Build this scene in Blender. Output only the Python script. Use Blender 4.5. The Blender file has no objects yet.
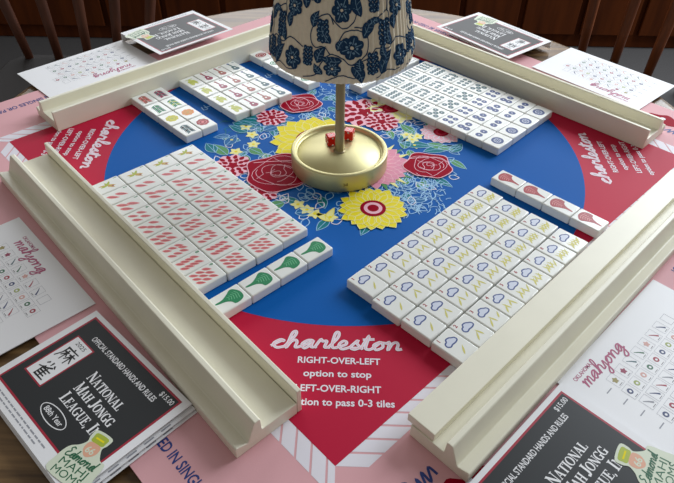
import bpy, bmesh, math, random
from math import sin, cos, pi, radians, atan2, hypot
from mathutils import Vector, Matrix

# ------------------------------------------------------------------ camera, world, light
SC = bpy.context.scene
COL = SC.collection
Z0 = 0.75                                   # top of the play mat above the floor
cam_d = bpy.data.cameras.new('camera')
cam = bpy.data.objects.new('camera', cam_d)
COL.objects.link(cam)
SC.camera = cam
cam_d.sensor_fit = 'HORIZONTAL'
cam_d.sensor_width = 36.0
cam_d.lens = 609.15 / 674 * 36.0
cam_d.clip_start = 0.02
_pit, _yaw, _rol = 0.72019, -0.00431, 0.01659
_F = Vector((sin(_yaw) * cos(_pit), cos(_yaw) * cos(_pit), -sin(_pit)))
_R = Vector((cos(_yaw), -sin(_yaw), 0))
_U = _R.cross(_F)
_R2 = _R * cos(_rol) + _U * sin(_rol)
_U2 = -_R * sin(_rol) + _U * cos(_rol)
_M = Matrix((_R2, _U2, -_F)).transposed().to_4x4()
_M.translation = Vector((-0.0046, -0.6369, 0.3905 + Z0))
cam.matrix_world = _M

W = bpy.data.worlds.new('room_light')
SC.world = W
W.use_nodes = True
W.node_tree.nodes['Background'].inputs[0].default_value = (1.0, 0.96, 0.90, 1)
W.node_tree.nodes['Background'].inputs[1].default_value = 0.25


def area_light(name, loc, target, sx, sy, power, col):
    d = bpy.data.lights.new(name, 'AREA')
    d.shape = 'RECTANGLE'
    d.size, d.size_y = sx, sy
    d.energy = power
    d.color = col
    o = bpy.data.objects.new(name, d)
    COL.objects.link(o)
    o.location = loc
    o.rotation_euler = (Vector(target) - Vector(loc)).to_track_quat('-Z', 'Y').to_euler()
    return o


area_light('daylight_window_right', (2.05, 1.55, 2.15), (0.05, 0, 0.75), 1.7, 1.4, 96, (0.86, 0.93, 1.0))
area_light('daylight_window_back', (-0.25, 2.9, 2.0), (0, 0.2, 0.75), 3.2, 1.1, 50, (0.93, 0.96, 1.0))

SC.view_settings.view_transform = 'Standard'
SC.view_settings.look = 'None'
SC.view_settings.gamma = 1
SC.view_settings.use_curve_mapping = False
SC.view_settings.exposure = 0.0

rnd = random.Random(7)


# ------------------------------------------------------------------ materials
def lin(c):
    return tuple(((v / 255) / 12.92 if v / 255 <= 0.04045 else ((v / 255 + 0.055) / 1.055) ** 2.4) for v in c)


MATS = {}


def mat(name, rgb, rough=0.6, metal=0.0, noise=0.0, scale=60, bump=0.0, spec=0.5, coat=0.0, trans=0.0, rgb2=None, stretch=None):
    if name in MATS:
        return MATS[name]
    m = bpy.data.materials.new(name)
    MATS[name] = m
    m.use_nodes = True
    nt = m.node_tree
    b = nt.nodes['Principled BSDF']
    c = lin(rgb)
    b.inputs['Base Color'].default_value = (*c, 1)
    b.inputs['Roughness'].default_value = rough
    b.inputs['Metallic'].default_value = metal
    b.inputs['Specular IOR Level'].default_value = spec
    b.inputs['Coat Weight'].default_value = coat
    b.inputs['Transmission Weight'].default_value = trans
    m.diffuse_color = (*c, 1)
    if noise or bump or rgb2:
        tc = nt.nodes.new('ShaderNodeTexCoord')
        mp = nt.nodes.new('ShaderNodeMapping')
        nt.links.new(tc.outputs['Object'], mp.inputs['Vector'])
        if stretch:
            mp.inputs['Scale'].default_value = stretch
        n = nt.nodes.new('ShaderNodeTexNoise')
        n.inputs['Scale'].default_value = scale
        n.inputs['Detail'].default_value = 6
        nt.links.new(mp.outputs[0], n.inputs['Vector'])
        if noise or rgb2:
            r = nt.nodes.new('ShaderNodeValToRGB')
            c2 = lin(rgb2) if rgb2 else tuple(min(1, v * (1 + noise)) for v in c)
            c1 = c if rgb2 else tuple(v * (1 - noise) for v in c)
            r.color_ramp.elements[0].color = (*c1, 1)
            r.color_ramp.elements[1].color = (*c2, 1)
            r.color_ramp.elements[0].position = 0.3
            r.color_ramp.elements[1].position = 0.7
            nt.links.new(n.outputs['Fac'], r.inputs['Fac'])
            nt.links.new(r.outputs['Color'], b.inputs['Base Color'])
        if bump:
            bn = nt.nodes.new('ShaderNodeBump')
            bn.inputs['Strength'].default_value = bump
            bn.inputs['Distance'].default_value = 0.001
            nt.links.new(n.outputs['Fac'], bn.inputs['Height'])
            nt.links.new(bn.outputs[0], b.inputs['Normal'])
    return m


M_TILE = mat('tile_acrylic', (234, 235, 230), 0.3, coat=0.15)
M_RACK = mat('rack_cream', (233, 229, 209), 0.42, noise=0.03, scale=25)
M_PINK = mat('mat_pink', (224, 170, 175), 0.62, spec=.25, bump=0.06, scale=900)
M_RED = mat('mat_red', (186, 14, 56), 0.6, spec=.22, bump=0.06, scale=900)
M_BLUE = mat('mat_blue', (0, 90, 170), 0.62, spec=.12, bump=0.06, scale=900)
M_WHITE = mat('print_white', (232, 228, 236), 0.6)
M_LPINK = mat('print_light_pink', (240, 180, 196), 0.6)
M_YEL = mat('print_yellow', (238, 220, 30), 0.6, spec=.2)
M_PYEL = mat('print_pale_yellow', (238, 232, 150), 0.6)
M_CRIM = mat('print_crimson', (156, 0, 36), 0.6, spec=.05)
M_TEAL = mat('print_teal', (0, 118, 128), 0.6, spec=.2)
M_GREEN = mat('print_green', (64, 140, 74), 0.6)
M_LBLUE = mat('print_light_blue', (150, 196, 232), 0.6)
M_NAVY = mat('print_navy', (36, 58, 128), 0.6)
M_PAPER = mat('paper_white', (236, 236, 238), 0.5)
M_CHAR = mat('cover_charcoal', (44, 46, 48), 0.46, spec=.35)
M_BORD = mat('cover_red_border', (168, 36, 58), 0.4)
M_INK = mat('ink_black', (25, 25, 28), 0.5)
M_GREY = mat('ink_grey', (150, 152, 160), 0.6)
M_MAUVE = mat('ink_mauve', (176, 84, 120), 0.6)
M_STICK = mat('sticker_pale_green', (214, 222, 200), 0.45)
M_DGREEN = mat('ink_dark_green', (22, 96, 62), 0.5)
M_ORANGE = mat('ink_orange', (224, 168, 140), 0.5)
M_BRASS = mat('brass_satin', (208, 200, 152), 0.5, metal=.85)
M_BRASSD = mat('brass_pole', (158, 144, 114), 0.4, metal=.8)
M_SHADE = mat('shade_linen', (220, 210, 188), 0.9, spec=.1, noise=0.04, scale=300, bump=0.1)
M_SHBLUE = mat('shade_print_blue', (34, 62, 92), 0.9, spec=.1)
M_SHMID = mat('shade_print_mid_blue', (116, 148, 172), 0.9, spec=.1)
M_DICE = mat('dice_red', (232, 26, 14), 0.12, trans=0.25, coat=0.3)
M_CHAIR = mat('chair_wood', (96, 46, 16), 0.42, rgb2=(136, 70, 28), scale=8, stretch=(8, 8, 1))
M_CHAIRL = mat('chair_left_wood', (74, 38, 22), 0.55, rgb2=(104, 56, 32), scale=8, stretch=(8, 8, 1))  # darker, rougher brown for the left chair
M_SEAT = mat('chair_seat_dark', (26, 20, 18), 0.7, noise=.1)
M_FLOOR = mat('floor_carpet', (74, 72, 72), 0.9, noise=0.2, scale=200)
M_TPINK = mat('ink_tile_pink', (222, 116, 118), 0.4)
M_TGREEN = mat('ink_tile_green', (0, 128, 78), 0.4)
M_TRED = mat('ink_tile_red', (160, 30, 40), 0.4)
M_TCLOUD = mat('ink_cloud_blue', (64, 82, 138), 0.4)
M_TYEL = mat('ink_tile_yellow', (206, 198, 104), 0.4)
M_TTEAL = mat('ink_tile_teal', (70, 104, 108), 0.4)
M_TNAVY = mat('ink_tile_navy', (52, 74, 128), 0.4)
M_TGOLD = mat('ink_tile_gold', (196, 160, 60), 0.4)
M_TBROWN = mat('ink_tile_brown', (168, 96, 84), 0.4)
M_TPURP = mat('ink_tile_plum', (150, 46, 84), 0.4)
M_TORNG = mat('ink_tile_orange', (226, 140, 60), 0.4)
M_TLIME = mat('ink_tile_lime', (170, 184, 60), 0.4)


def wood_table():
    m = bpy.data.materials.new('table_wood')
    m.use_nodes = True
    nt = m.node_tree
    b = nt.nodes['Principled BSDF']
    tc = nt.nodes.new('ShaderNodeTexCoord')
    mp = nt.nodes.new('ShaderNodeMapping')
    mp.inputs['Rotation'].default_value = (0, 0, radians(35))
    mp.inputs['Scale'].default_value = (3, 40, 3)
    n = nt.nodes.new('ShaderNodeTexNoise')
    n.inputs['Scale'].default_value = 3.0
    n.inputs['Detail'].default_value = 9
    r = nt.nodes.new('ShaderNodeValToRGB')
    r.color_ramp.elements[0].color = (*lin((84, 62, 38)), 1)
    r.color_ramp.elements[1].color = (*lin((140, 110, 72)), 1)
    r.color_ramp.elements[0].position = 0.35
    r.color_ramp.elements[1].position = 0.68
    nt.links.new(tc.outputs['Object'], mp.inputs['Vector'])
    nt.links.new(mp.outputs[0], n.inputs['Vector'])
    nt.links.new(n.outputs['Fac'], r.inputs['Fac'])
    nt.links.new(r.outputs['Color'], b.inputs['Base Color'])
    b.inputs['Roughness'].default_value = 0.36
    return m


M_TABLE = wood_table()


# ------------------------------------------------------------------ mesh helper
class MB:
    def __init__(s):
        s.v, s.f, s.m, s.mats, s.sm = [], [], [], [], []
        s.tick = 0

    def lift(s, z):                          # prints that cross never share one plane
        s.tick = (s.tick + 1) % 40
        return z + s.tick * 1.2e-6

    def mi(s, m):
        if m not in s.mats:
            s.mats.append(m)
        return s.mats.index(m)

    def add(s, verts, faces, m, smooth=False):
        o = len(s.v)
        k = s.mi(m)
        s.v += [tuple(v) for v in verts]
        for f in faces:
            s.f.append([i + o for i in f])
            s.m.append(k)
            s.sm.append(smooth)

    def poly(s, pts, z, m):                 # a flat printed patch, wound to face up
        a = sum(pts[i][0] * pts[(i + 1) % len(pts)][1] - pts[(i + 1) % len(pts)][0] * pts[i][1] for i in range(len(pts)))
        if a < 0:
            pts = pts[::-1]
        z = s.lift(z)
        s.add([(p[0], p[1], z) for p in pts], [list(range(len(pts)))], m)

    def prism(s, pts, z0, z1, m):
        a = sum(pts[i][0] * pts[(i + 1) % len(pts)][1] - pts[(i + 1) % len(pts)][0] * pts[i][1] for i in range(len(pts)))
        if a < 0:
            pts = pts[::-1]
        n = len(pts)
        s.add([(*p, z0) for p in pts] + [(*p, z1) for p in pts],
              [list(range(n))[::-1], list(range(n, 2 * n))] + [[i, (i + 1) % n, n + (i + 1) % n, n + i] for i in range(n)], m)

    def box(s, c, d, m, rz=0):
        x, y = d[0] / 2, d[1] / 2
        P = [(c[0] + a * cos(rz) - b * sin(rz), c[1] + a * sin(rz) + b * cos(rz)) for a, b in ((-x, -y), (x, -y), (x, y), (-x, y))]
        s.prism(P, c[2] - d[2] / 2, c[2] + d[2] / 2, m)

    def ribbon(s, pts, w, z, m, closed=False):   # flat printed line; w is a number or one width per point
        n = len(pts)
        if n < 2:
            return
        L, R = [], []
        z0 = s.lift(z)
        for i, p in enumerate(pts):
            z = z0 + i * 4e-7
            a = pts[(i - 1) % n] if (closed or i > 0) else p
            b = pts[(i + 1) % n] if (closed or i < n - 1) else p
            dx, dy = b[0] - a[0], b[1] - a[1]
            l = hypot(dx, dy) or 1
            h = (w[i] if isinstance(w, (list, tuple)) else w) / 2
            L.append((p[0] - dy / l * h, p[1] + dx / l * h, z))
            R.append((p[0] + dy / l * h, p[1] - dx / l * h, z))
        k = n if closed else n - 1
        s.add(R + L, [[i, (i + 1) % n, n + (i + 1) % n, n + i] for i in range(k)], m)

    def lathe(s, prof, m, n=64, c=(0, 0, 0), smooth=True):   # prof of (r, z), outside upward
        o = []
        for r, z in prof:
            for i in range(n):
                t = 2 * pi * i / n
                o.append((c[0] + r * cos(t), c[1] + r * sin(t), c[2] + z))
        F = []
        for j in range(len(prof) - 1):
            for i in range(n):
                F.append([j * n + i, j * n + (i + 1) % n, (j + 1) * n + (i + 1) % n, (j + 1) * n + i])
        s.add(o, F, m, smooth)

    def tube(s, pts, rad, m, n=10):
        rings = []
        P = [Vector(p) for p in pts]
        for i, p in enumerate(P):
            t = (P[min(i + 1, len(P) - 1)] - P[max(i - 1, 0)]).normalized()
            u = t.cross(Vector((0.3, 1, 0.1))).normalized()
            v = t.cross(u)
            r = rad[i] if isinstance(rad, (list, tuple)) else rad
            rings.append([tuple(p + (u * cos(2 * pi * k / n) + v * sin(2 * pi * k / n)) * r) for k in range(n)])
        V = [q for r in rings for q in r]
        F = [[j * n + k, j * n + (k + 1) % n, (j + 1) * n + (k + 1) % n, (j + 1) * n + k] for j in range(len(P) - 1) for k in range(n)]
        F += [list(range(n))[::-1], [(len(P) - 1) * n + k for k in range(n)]]
        s.add(V, F, m, True)

    def mesh(s, name):
        me = bpy.data.meshes.new(name)
        me.from_pydata(s.v, [], s.f)
        for m in s.mats:
            me.materials.append(m)
        for p, k, sm in zip(me.polygons, s.m, s.sm):
            p.material_index = k
            p.use_smooth = sm
        me.update()
        return me

    def build(s, name, parent=None, loc=(0, 0, 0), rz=0, bevel=0, seg=2):
        o = bpy.data.objects.new(name, s.mesh(name))
        COL.objects.link(o)
        o.location = loc
        o.rotation_euler = (0, 0, rz)
        if parent:
            o.parent = parent
        if bevel:
            b = o.modifiers.new('bevel', 'BEVEL')
            b.width = bevel
            b.segments = seg
            b.limit_method = 'ANGLE'
            b.angle_limit = radians(40)
        return o


def tag(o, label, cat, group=None):
    o['label'] = label
    o['category'] = cat
    if group:
        o['group'] = group
    return o


def thing(name, label, cat, loc, rz=0, group=None):
    o = bpy.data.objects.new(name, None)
    COL.objects.link(o)
    o.empty_display_size = 0.02
    o.location = loc
    o.rotation_euler = (0, 0, rz)
    return tag(o, label, cat, group)


def smoothline(pts, k=6, closed=False):
    n = len(pts)
    out = []
    for i in range(n if closed else n - 1):
        g = (lambda j: pts[j % n]) if closed else (lambda j: pts[max(0, min(n - 1, j))])
        p0, p1, p2, p3 = g(i - 1), g(i), g(i + 1), g(i + 2)
        for q in range(k):
            t = q / k
            out.append(tuple(0.5 * (2 * p1[a] + (p2[a] - p0[a]) * t + (2 * p0[a] - 5 * p1[a] + 4 * p2[a] - p3[a]) * t * t
                                    + (3 * p1[a] - p0[a] - 3 * p2[a] + p3[a]) * t ** 3) for a in (0, 1)))
    if not closed:
        out.append(tuple(pts[-1]))
    return out


def circ(c, r, n=32, ry=None):
    return [(c[0] + r * cos(2 * pi * i / n), c[1] + (ry or r) * sin(2 * pi * i / n)) for i in range(n)]


def xf(o, ang, s=1):                         # local print coordinates -> mesh coordinates
    c, d = cos(ang) * s, sin(ang) * s
    return lambda p: (o[0] + p[0] * c - p[1] * d, o[1] + p[0] * d + p[1] * c)


# ------------------------------------------------------------------ lettering
_TXT = {}


def text_geo(body, bold):
    k = (body, bold)
    if k not in _TXT:
        cu = bpy.data.curves.new('lettering', 'FONT')
        cu.body = body
        cu.size = 1
        cu.offset = bold
        cu.resolution_u = 3
        ob = bpy.data.objects.new('lettering', cu)
        COL.objects.link(ob)
        dg = bpy.context.evaluated_depsgraph_get()
        me = bpy.data.meshes.new_from_object(ob.evaluated_get(dg))
        V = [(v.co.x, v.co.y) for v in me.vertices]
        F = [list(p.vertices) for p in me.polygons]
        bpy.data.objects.remove(ob)
        bpy.data.curves.remove(cu)
        bpy.data.meshes.remove(me)
        x0, x1 = min(v[0] for v in V), max(v[0] for v in V)
        _TXT[k] = ([(v[0] - x0, v[1]) for v in V], F, x1 - x0)
    return _TXT[k]


def text(mb, T, body, x, y, h, z, m, width=None, align='L', bold=0.015):
    """cap height h, starting (L) or centred (C) at x; width stretches or condenses the line"""
    V, F, w = text_geo(body, bold)
    sy = h / 0.70
    sx = width / w if width else sy
    ox = x - (w * sx / 2 if align == 'C' else (w * sx if align == 'R' else 0))
    P = [T((ox + a * sx, y + b * sy)) for a, b in V]
    G = []
    for f in F:
        a = sum(P[f[i]][0] * P[f[(i + 1) % len(f)]][1] - P[f[(i + 1) % len(f)]][0] * P[f[i]][1] for i in range(len(f)))
        G.append(f if a > 0 else f[::-1])
    mb.add([(p[0], p[1], z) for p in P], G, m)


SCRIPT = {
    'c': ([(0, .2), (.5, .8), (.72, .85), (.45, 1), (.12, .5), (.4, 0), (.9, .2)], .85),
    'h': ([(0, .2), (.42, 1.5), (.42, 2.1), (.22, 1.95), (.15, .9), (.12, 0), (.3, .75), (.55, 1), (.68, .7), (.66, .12), (.95, .2)], .92),
    'a': ([(.7, .9), (.4, 1), (.1, .5), (.33, 0), (.66, .5), (.74, 1), (.7, .2), (.98, .2)], .95),
    'r': ([(0, .2), (.22, 1.15), (.36, .92), (.62, .95), (.58, .2), (.85, .2)], .82),
    'l': ([(0, .2), (.42, 1.4), (.4, 2.1), (.2, 1.95), (.2, .3), (.5, .15)], .5),
    'e': ([(0, .2), (.48, .55), (.52, .9), (.3, 1), (.1, .5), (.35, 0), (.8, .25)], .78),
    's': ([(0, .2), (.42, 1.15), (.4, .75), (.62, .3), (.35, 0), (.12, .15), (.75, .2)], .72),
    't': ([(0, .2), (.34, 1.8), (.26, .3), (.45, .02), (.7, .2)], .62),
    'o': ([(.5, 1), (.12, .6), (.3, .02), (.68, .35), (.6, .9), (.45, .95), (.95, .85)], .9),
    'n': ([(0, .85), (.15, 1), (.13, 0), (.33, .8), (.58, 1), (.7, .7), (.68, .12), (.98, .2)], .95),
    'm': ([(0, .8), (.15, 1), (.13, 0), (.3, .8), (.48, 1), (.56, .7), (.54, 0), (.7, .8), (.88, 1), (.97, .7), (.95, .12), (1.2, .2)], 1.18),
    'j': ([(0, .2), (.3, 1), (.28, -.6), (.05, -.95), (-.1, -.6), (.5, .2)], .48),
    'g': ([(.7, .9), (.4, 1), (.1, .5), (.33, .02), (.66, .5), (.74, 1), (.7, -.6), (.4, -.95), (.2, -.6), (.98, .2)], .95),
    'd': ([(.66, .9), (.36, 1), (.1, .5), (.33, 0), (.64, .5), (.78, 2), (.72, .2), (.98, .2)], .95),
    'E': ([(.85, 1.8), (.45, 2.05), (.2, 1.6), (.55, 1.1), (.15, .6), (.3, 0), (.95, .25)], .95),
}


def script(mb, T, word, x, y, xh, wid, z, m, slant=.18, width=None):
    adv = sum(SCRIPT[c][1] for c in word)
    sx = (width / adv) if width else xh
    pen = 0
    line, cross = [], []
    for c in word:
        pts, a = SCRIPT[c]
        line += [(x + (pen + p[0] + slant * p[1] * xh / sx) * sx, y + p[1] * xh) for p in pts]
        if c == 't':
            cross.append([(x + (pen + .02 + slant * xh / sx) * sx, y + 1.25 * xh), (x + (pen + .75 + slant * xh / sx) * sx, y + 1.35 * xh)])
        pen += a
    mb.ribbon([T(p) for p in smoothline(line, 5)], wid, z, m)
    for c in cross:
        mb.ribbon([T(p) for p in c], wid, z, m)


# bold roman capitals drawn as thick and thin strokes with bracket serifs: (polyline, width)
K, H_ = .19, .075
SERIF = {
    'N': (.86, [([(.14, 0), (.14, 1)], H_), ([(.72, 0), (.72, 1)], H_), ([(.12, 1), (.70, 0)], K), ([(0, .97), (.24, .97)], H_), ([(.02, .03), (.27, .03)], H_), ([(.6, .97), (.85, .97)], H_)]),
    'A': (.86, [([(.12, 0), (.40, 1)], H_), ([(.40, 1), (.70, 0)], K), ([(.2, .33), (.6, .33)], H_), ([(0, .03), (.25, .03)], H_), ([(.55, .03), (.86, .03)], H_)]),
    'T': (.76, [([(.38, 0), (.38, 1)], K), ([(.02, .96), (.74, .96)], H_ * 1.2), ([(.05, .98), (.05, .74)], H_), ([(.71, .98), (.71, .74)], H_), ([(.22, .03), (.54, .03)], H_)]),
    'I': (.42, [([(.2, 0), (.2, 1)], K), ([(.02, .97), (.38, .97)], H_), ([(.02, .03), (.38, .03)], H_)]),
    'L': (.70, [([(.2, 0), (.2, 1)], K), ([(.02, .97), (.38, .97)], H_), ([(.02, .035), (.64, .035)], H_), ([(.62, 0), (.62, .28)], H_)]),
    'M': (1.02, [([(.14, 0), (.14, 1)], H_), ([(.86, 0), (.86, 1)], K), ([(.14, 1), (.48, .05)], K * .85), ([(.48, .05), (.84, 1)], H_), ([(0, .97), (.2, .97)], H_), ([(.0, .03), (.27, .03)], H_), ([(.7, .03), (1.02, .03)], H_), ([(.8, .97), (1.0, .97)], H_)]),
    'H': (.90, [([(.2, 0), (.2, 1)], K), ([(.70, 0), (.70, 1)], K), ([(.2, .5), (.7, .5)], H_)] + [([(a, b), (a + .36, b)], H_) for a in (.02, .52) for b in (.03, .97)]),
    'J': (.56, [([(.36, 1), (.36, .25), (.28, .04), (.12, 0), (.06, .14)], K), ([(.18, .97), (.54, .97)], H_)]),
    'E': (.72, [([(.2, 0), (.2, 1)], K), ([(.02, .965), (.62, .965)], H_), ([(.02, .035), (.66, .035)], H_), ([(.2, .52), (.46, .52)], H_), ([(.61, 1), (.61, .76)], H_), ([(.64, 0), (.64, .26)], H_), ([(.46, .40), (.46, .64)], H_)]),
    'U': (.82, [([(.18, 1), (.18, .3), (.28, .06), (.46, .02)], K), ([(.46, .02), (.62, .1), (.68, .3), (.68, 1)], H_), ([(.0, .97), (.36, .97)], H_), ([(.54, .97), (.82, .97)], H_)]),
    ',': (.26, [([(.12, .12), (.14, 0), (.06, -.16)], .13)]),
    '.': (.26, [([(.12, 0), (.12, .16)], .16)]),
    ' ': (.34, []),
}


def _ring(cx, a0, a1, gap=0):
    P, Wd = [], []
    for i in range(25):
        t = radians(a0 + (a1 - a0) * i / 24)
        P.append((cx + .33 * cos(t), .5 + .47 * sin(t)))
        Wd.append(H_ + (K - H_) * abs(cos(t)) ** 1.5)
    return P, Wd


SERIF['O'] = (.86, [_ring(.42, 0, 360)])
SERIF['C'] = (.80, [_ring(.42, 40, 322), ([(.70, 1), (.70, .70)], H_)])
SERIF['G'] = (.88, [_ring(.42, 40, 325), ([(.70, 1), (.70, .70)], H_), ([(.69, 0), (.69, .4)], K), ([(.5, .42), (.86, .42)], H_)])


def serif(mb, T, word, x, y, h, z, m, width=None, small=.80):
    def hh(i, c):
        return h if (i == 0 or word[i - 1] == ' ') else h * small
    adv = sum(SERIF[c][0] * hh(i, c) for i, c in enumerate(word))
    sx = width / adv if width else 1
    pen = 0
    for i, c in enumerate(word):
        a, st = SERIF[c]
        s = hh(i, c)
        for P, w in st:
            ww = [v * s for v in w] if isinstance(w, list) else w * s
            mb.ribbon([T((x + (pen + p[0] * s) * sx, y + p[1] * s)) for p in P], ww, z, m)
        pen += a * s


# ------------------------------------------------------------------ the room
def structure(o):
    o['kind'] = 'structure'
    return o


mb = MB()
mb.prism([(-3.2, -2.2), (3.2, -2.2), (3.2, 3.0), (-3.2, 3.0)], -0.05, 0, M_FLOOR)
structure(mb.build('floor'))
M_WALL = mat('wall_panel_wood', (70, 30, 8), 0.7, spec=.15, rgb2=(98, 46, 14), scale=4, stretch=(6, 6, .6))
mb = MB()
mb.box((0, 2.06, 0.6), (6.2, 0.06, 1.2), M_WALL)
for k in range(24):
    mb.box((-3.0 + k * 0.26, 2.022, 0.62), (0.235, 0.02, 1.12), M_WALL)
structure(mb.build('wall_back', bevel=.004))

# ------------------------------------------------------------------ table
TB, TF = 0.452, 0.60                          # back and front half depth of the oval top


def table_outline(r0, n=128):
    P = []
    for i in range(n):
        t = 2 * pi * i / n
        x, y = cos(t), sin(t)
        P.append(((TB - r0) * x, .0035 + ((TB if y >= 0 else TF) - r0) * y))
    return P


tbl = thing('dining_table', 'brown oval wooden table under the pink mahjong mat', 'table', (0, 0, 0))
mb = MB()
n = 128
rings = [(0.010, -.0035), (0.003, -.0055), (0, -.011), (0, -.022), (0.004, -.027), (0.014, -.030)]
V = []
for r0, z in rings:
    V += [(*p, Z0 + z) for p in table_outline(r0, n)]
F = [list(range(n)), [(len(rings) - 1) * n + i for i in range(n)][::-1]]
for j in range(len(rings) - 1):
    F += [[j * n + i, (j + 1) * n + i, (j + 1) * n + (i + 1) % n, j * n + (i + 1) % n] for i in range(n)]
mb.add(V, F, M_TABLE)
mb.build('table_top', tbl)
mb = MB()
mb.lathe([(0, Z0 - .0305), (.16, Z0 - .031), (.16, Z0 - .07), (.06, Z0 - .10), (.045, .5), (.075, .34), (.05, .22), (.10, .14), (.10, .08), (0, .08)][::-1], M_TABLE, 32)
mb.build('pedestal', tbl, (0, -.05, 0))
for k in range(4):
    mb = MB()
    a = pi / 4 + k * pi / 2
    mb.tube([(.07 * cos(a), .07 * sin(a) - .05, .15), (.2 * cos(a), .2 * sin(a) - .05, .11), (.33 * cos(a), .33 * sin(a) - .05, .03)], [.035, .03, .03], M_TABLE, 12)
    mb.build('foot', tbl)


# ------------------------------------------------------------------ spindle chairs behind the table
def chair(label, x, y, face, lean, ns=6, wd=None, bs=.17, ts=.205):
    M_CHAIR = wd
    """face: direction the sitter looks; seat pulled up to the table"""
    t = thing('spindle_back_chair', label, 'chair', (x, y, 0), face - pi / 2, 'wooden chairs behind the table')
    mb = MB()
    P = [(-.21, .20), (-.19, .22), (.19, .22), (.21, .20), (.20, -.17), (.17, -.21), (-.17, -.21), (-.20, -.17)]
    mb.prism(P, .43, .46, M_SEAT)
    mb.build('seat', t, bevel=.008)
    for sx in (-1, 1):
        for sy in (-1, 1):
            mb = MB()
            mb.tube([(sx * .15, sy * .15, .435), (sx * .175, sy * .175, .22), (sx * .20, sy * .20, 0)], [.016, .021, .013], M_CHAIR, 12)
            mb.build('leg', t)
    for sx in (-1, 1):
        mb = MB()
        mb.tube([(sx * .175, -.175, .22), (sx * .178, 0, .22), (sx * .175, .175, .22)], [.008, .012, .008], M_CHAIR, 8)
        mb.build('stretcher', t)
    mb = MB()
    mb.tube([(-.177, 0, .22), (0, 0, .22), (.177, 0, .22)], [.008, .012, .008], M_CHAIR, 8)
    mb.build('stretcher', t)
    mb = MB()
    pts = []
    for i in range(9):
        u = -1 + i / 4
        pts.append((u * (ts + .02), -.19 - lean - .03 * (1 - u * u), .93 + .015 * (1 - u * u)))
    mb.tube(pts, [.018] + [.022] * 7 + [.018], M_CHAIR, 12)
    mb.build('top_rail', t)
    for i in range(ns):
        u = -1 + i * 2 / (ns - 1)
        b = (u * bs, -.185, .455)
        e = (u * ts, -.19 - lean - .03 * (1 - u * u), .93)
        q = [tuple(b[k] + (e[k] - b[k]) * s for k in range(3)) for s in (0, .2, .4, .6, .8, 1)]
        mb = MB()
        mb.tube(q, [.010, .012, .0135, .012, .010, .008], M_CHAIR, 10)
        mb.build('spindle', t)
    return t


chair('dark wooden spindle-back chair behind the table at the back left', -.650, .640, radians(-90), .05, 5, M_CHAIRL, .150, .245)
chair('dark wooden spindle-back chair behind the table at the back right', .612, .618, radians(-132), .05, 5, M_CHAIR)

# ------------------------------------------------------------------ the play mat
C0 = (0.0, -0.029)                             # centre of its print
MR = -.0105                                    # its small turn
HS = 0.382                                     # half side


def mat_z(x, y):
    b = TB if y >= .0035 else TF
    d = max(0, hypot(x / TB, (y - .0035) / b) - 1) * TB
    return -1.6 * d * d


mb = MB()
N = 40
V = []
for lay in (0, -.003):
    for j in range(N + 1):
        for i in range(N + 1):
            u, v = (-1 + 2 * i / N) * HS, (-1 + 2 * j / N) * HS
            x, y = C0[0] + u * cos(pi / 4 + MR) - v * sin(pi / 4 + MR), C0[1] + u * sin(pi / 4 + MR) + v * cos(pi / 4 + MR)
            V.append((x, y, mat_z(x, y) + lay))
q = (N + 1) ** 2
F = []
for j in range(N):
    for i in range(N):
        a = j * (N + 1) + i
        F.append([a, a + 1, a + N + 2, a + N + 1])
        F.append([a + q, a + N + 1 + q, a + N + 2 + q, a + 1 + q])
for i in range(N):
    F.append([i + 1, i, i + q, i + 1 + q])
    a = N * (N + 1) + i
    F.append([a, a + 1, a + 1 + q, a + q])
    a = i * (N + 1)
    F.append([a, a + N + 1, a + N + 1 + q, a + q])
    a = i * (N + 1) + N
    F.append([a + N + 1, a, a + q, a + N + 1 + q])
mb.add(V, F, M_PINK)
LZ = 7e-5


def lev(k):
    return LZ * k


RS = 0.396 / 2 ** .5                           # half side of the red square
quarter = [xf(C0, k * pi / 2 + MR) for k in range(4)]   # frame k: local -y side faces its player
# twisted white rope round the red square; in the frame of a corner pointing to -y
for k in range(4):
    T = quarter[k]
    half = 0.396
    pitch = 0.0158
    cnt = int(half * 2 ** .5 / pitch)
    for i in range(cnt + 1):
        s0, s1 = i * pitch, (i + 1) * pitch - .0022
        # edge from the near corner (0,-half) up-right; separators run along local +x
        e = lambda s: (s * .70711, -half + s * .70711)
        a, b = e(s0), e(min(s1, half * 2 ** .5))
        w = 0.0230
        mb.poly([T(a), T((a[0] + w, a[1])), T((b[0] + w, b[1])), T(b)], lev(1), M_WHITE)
mb.poly([quarter[k]((0, -0.396)) for k in range(4)], lev(2), M_RED)
mb.poly(circ(C0, .2705, 128), lev(3), M_BLUE)

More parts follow.
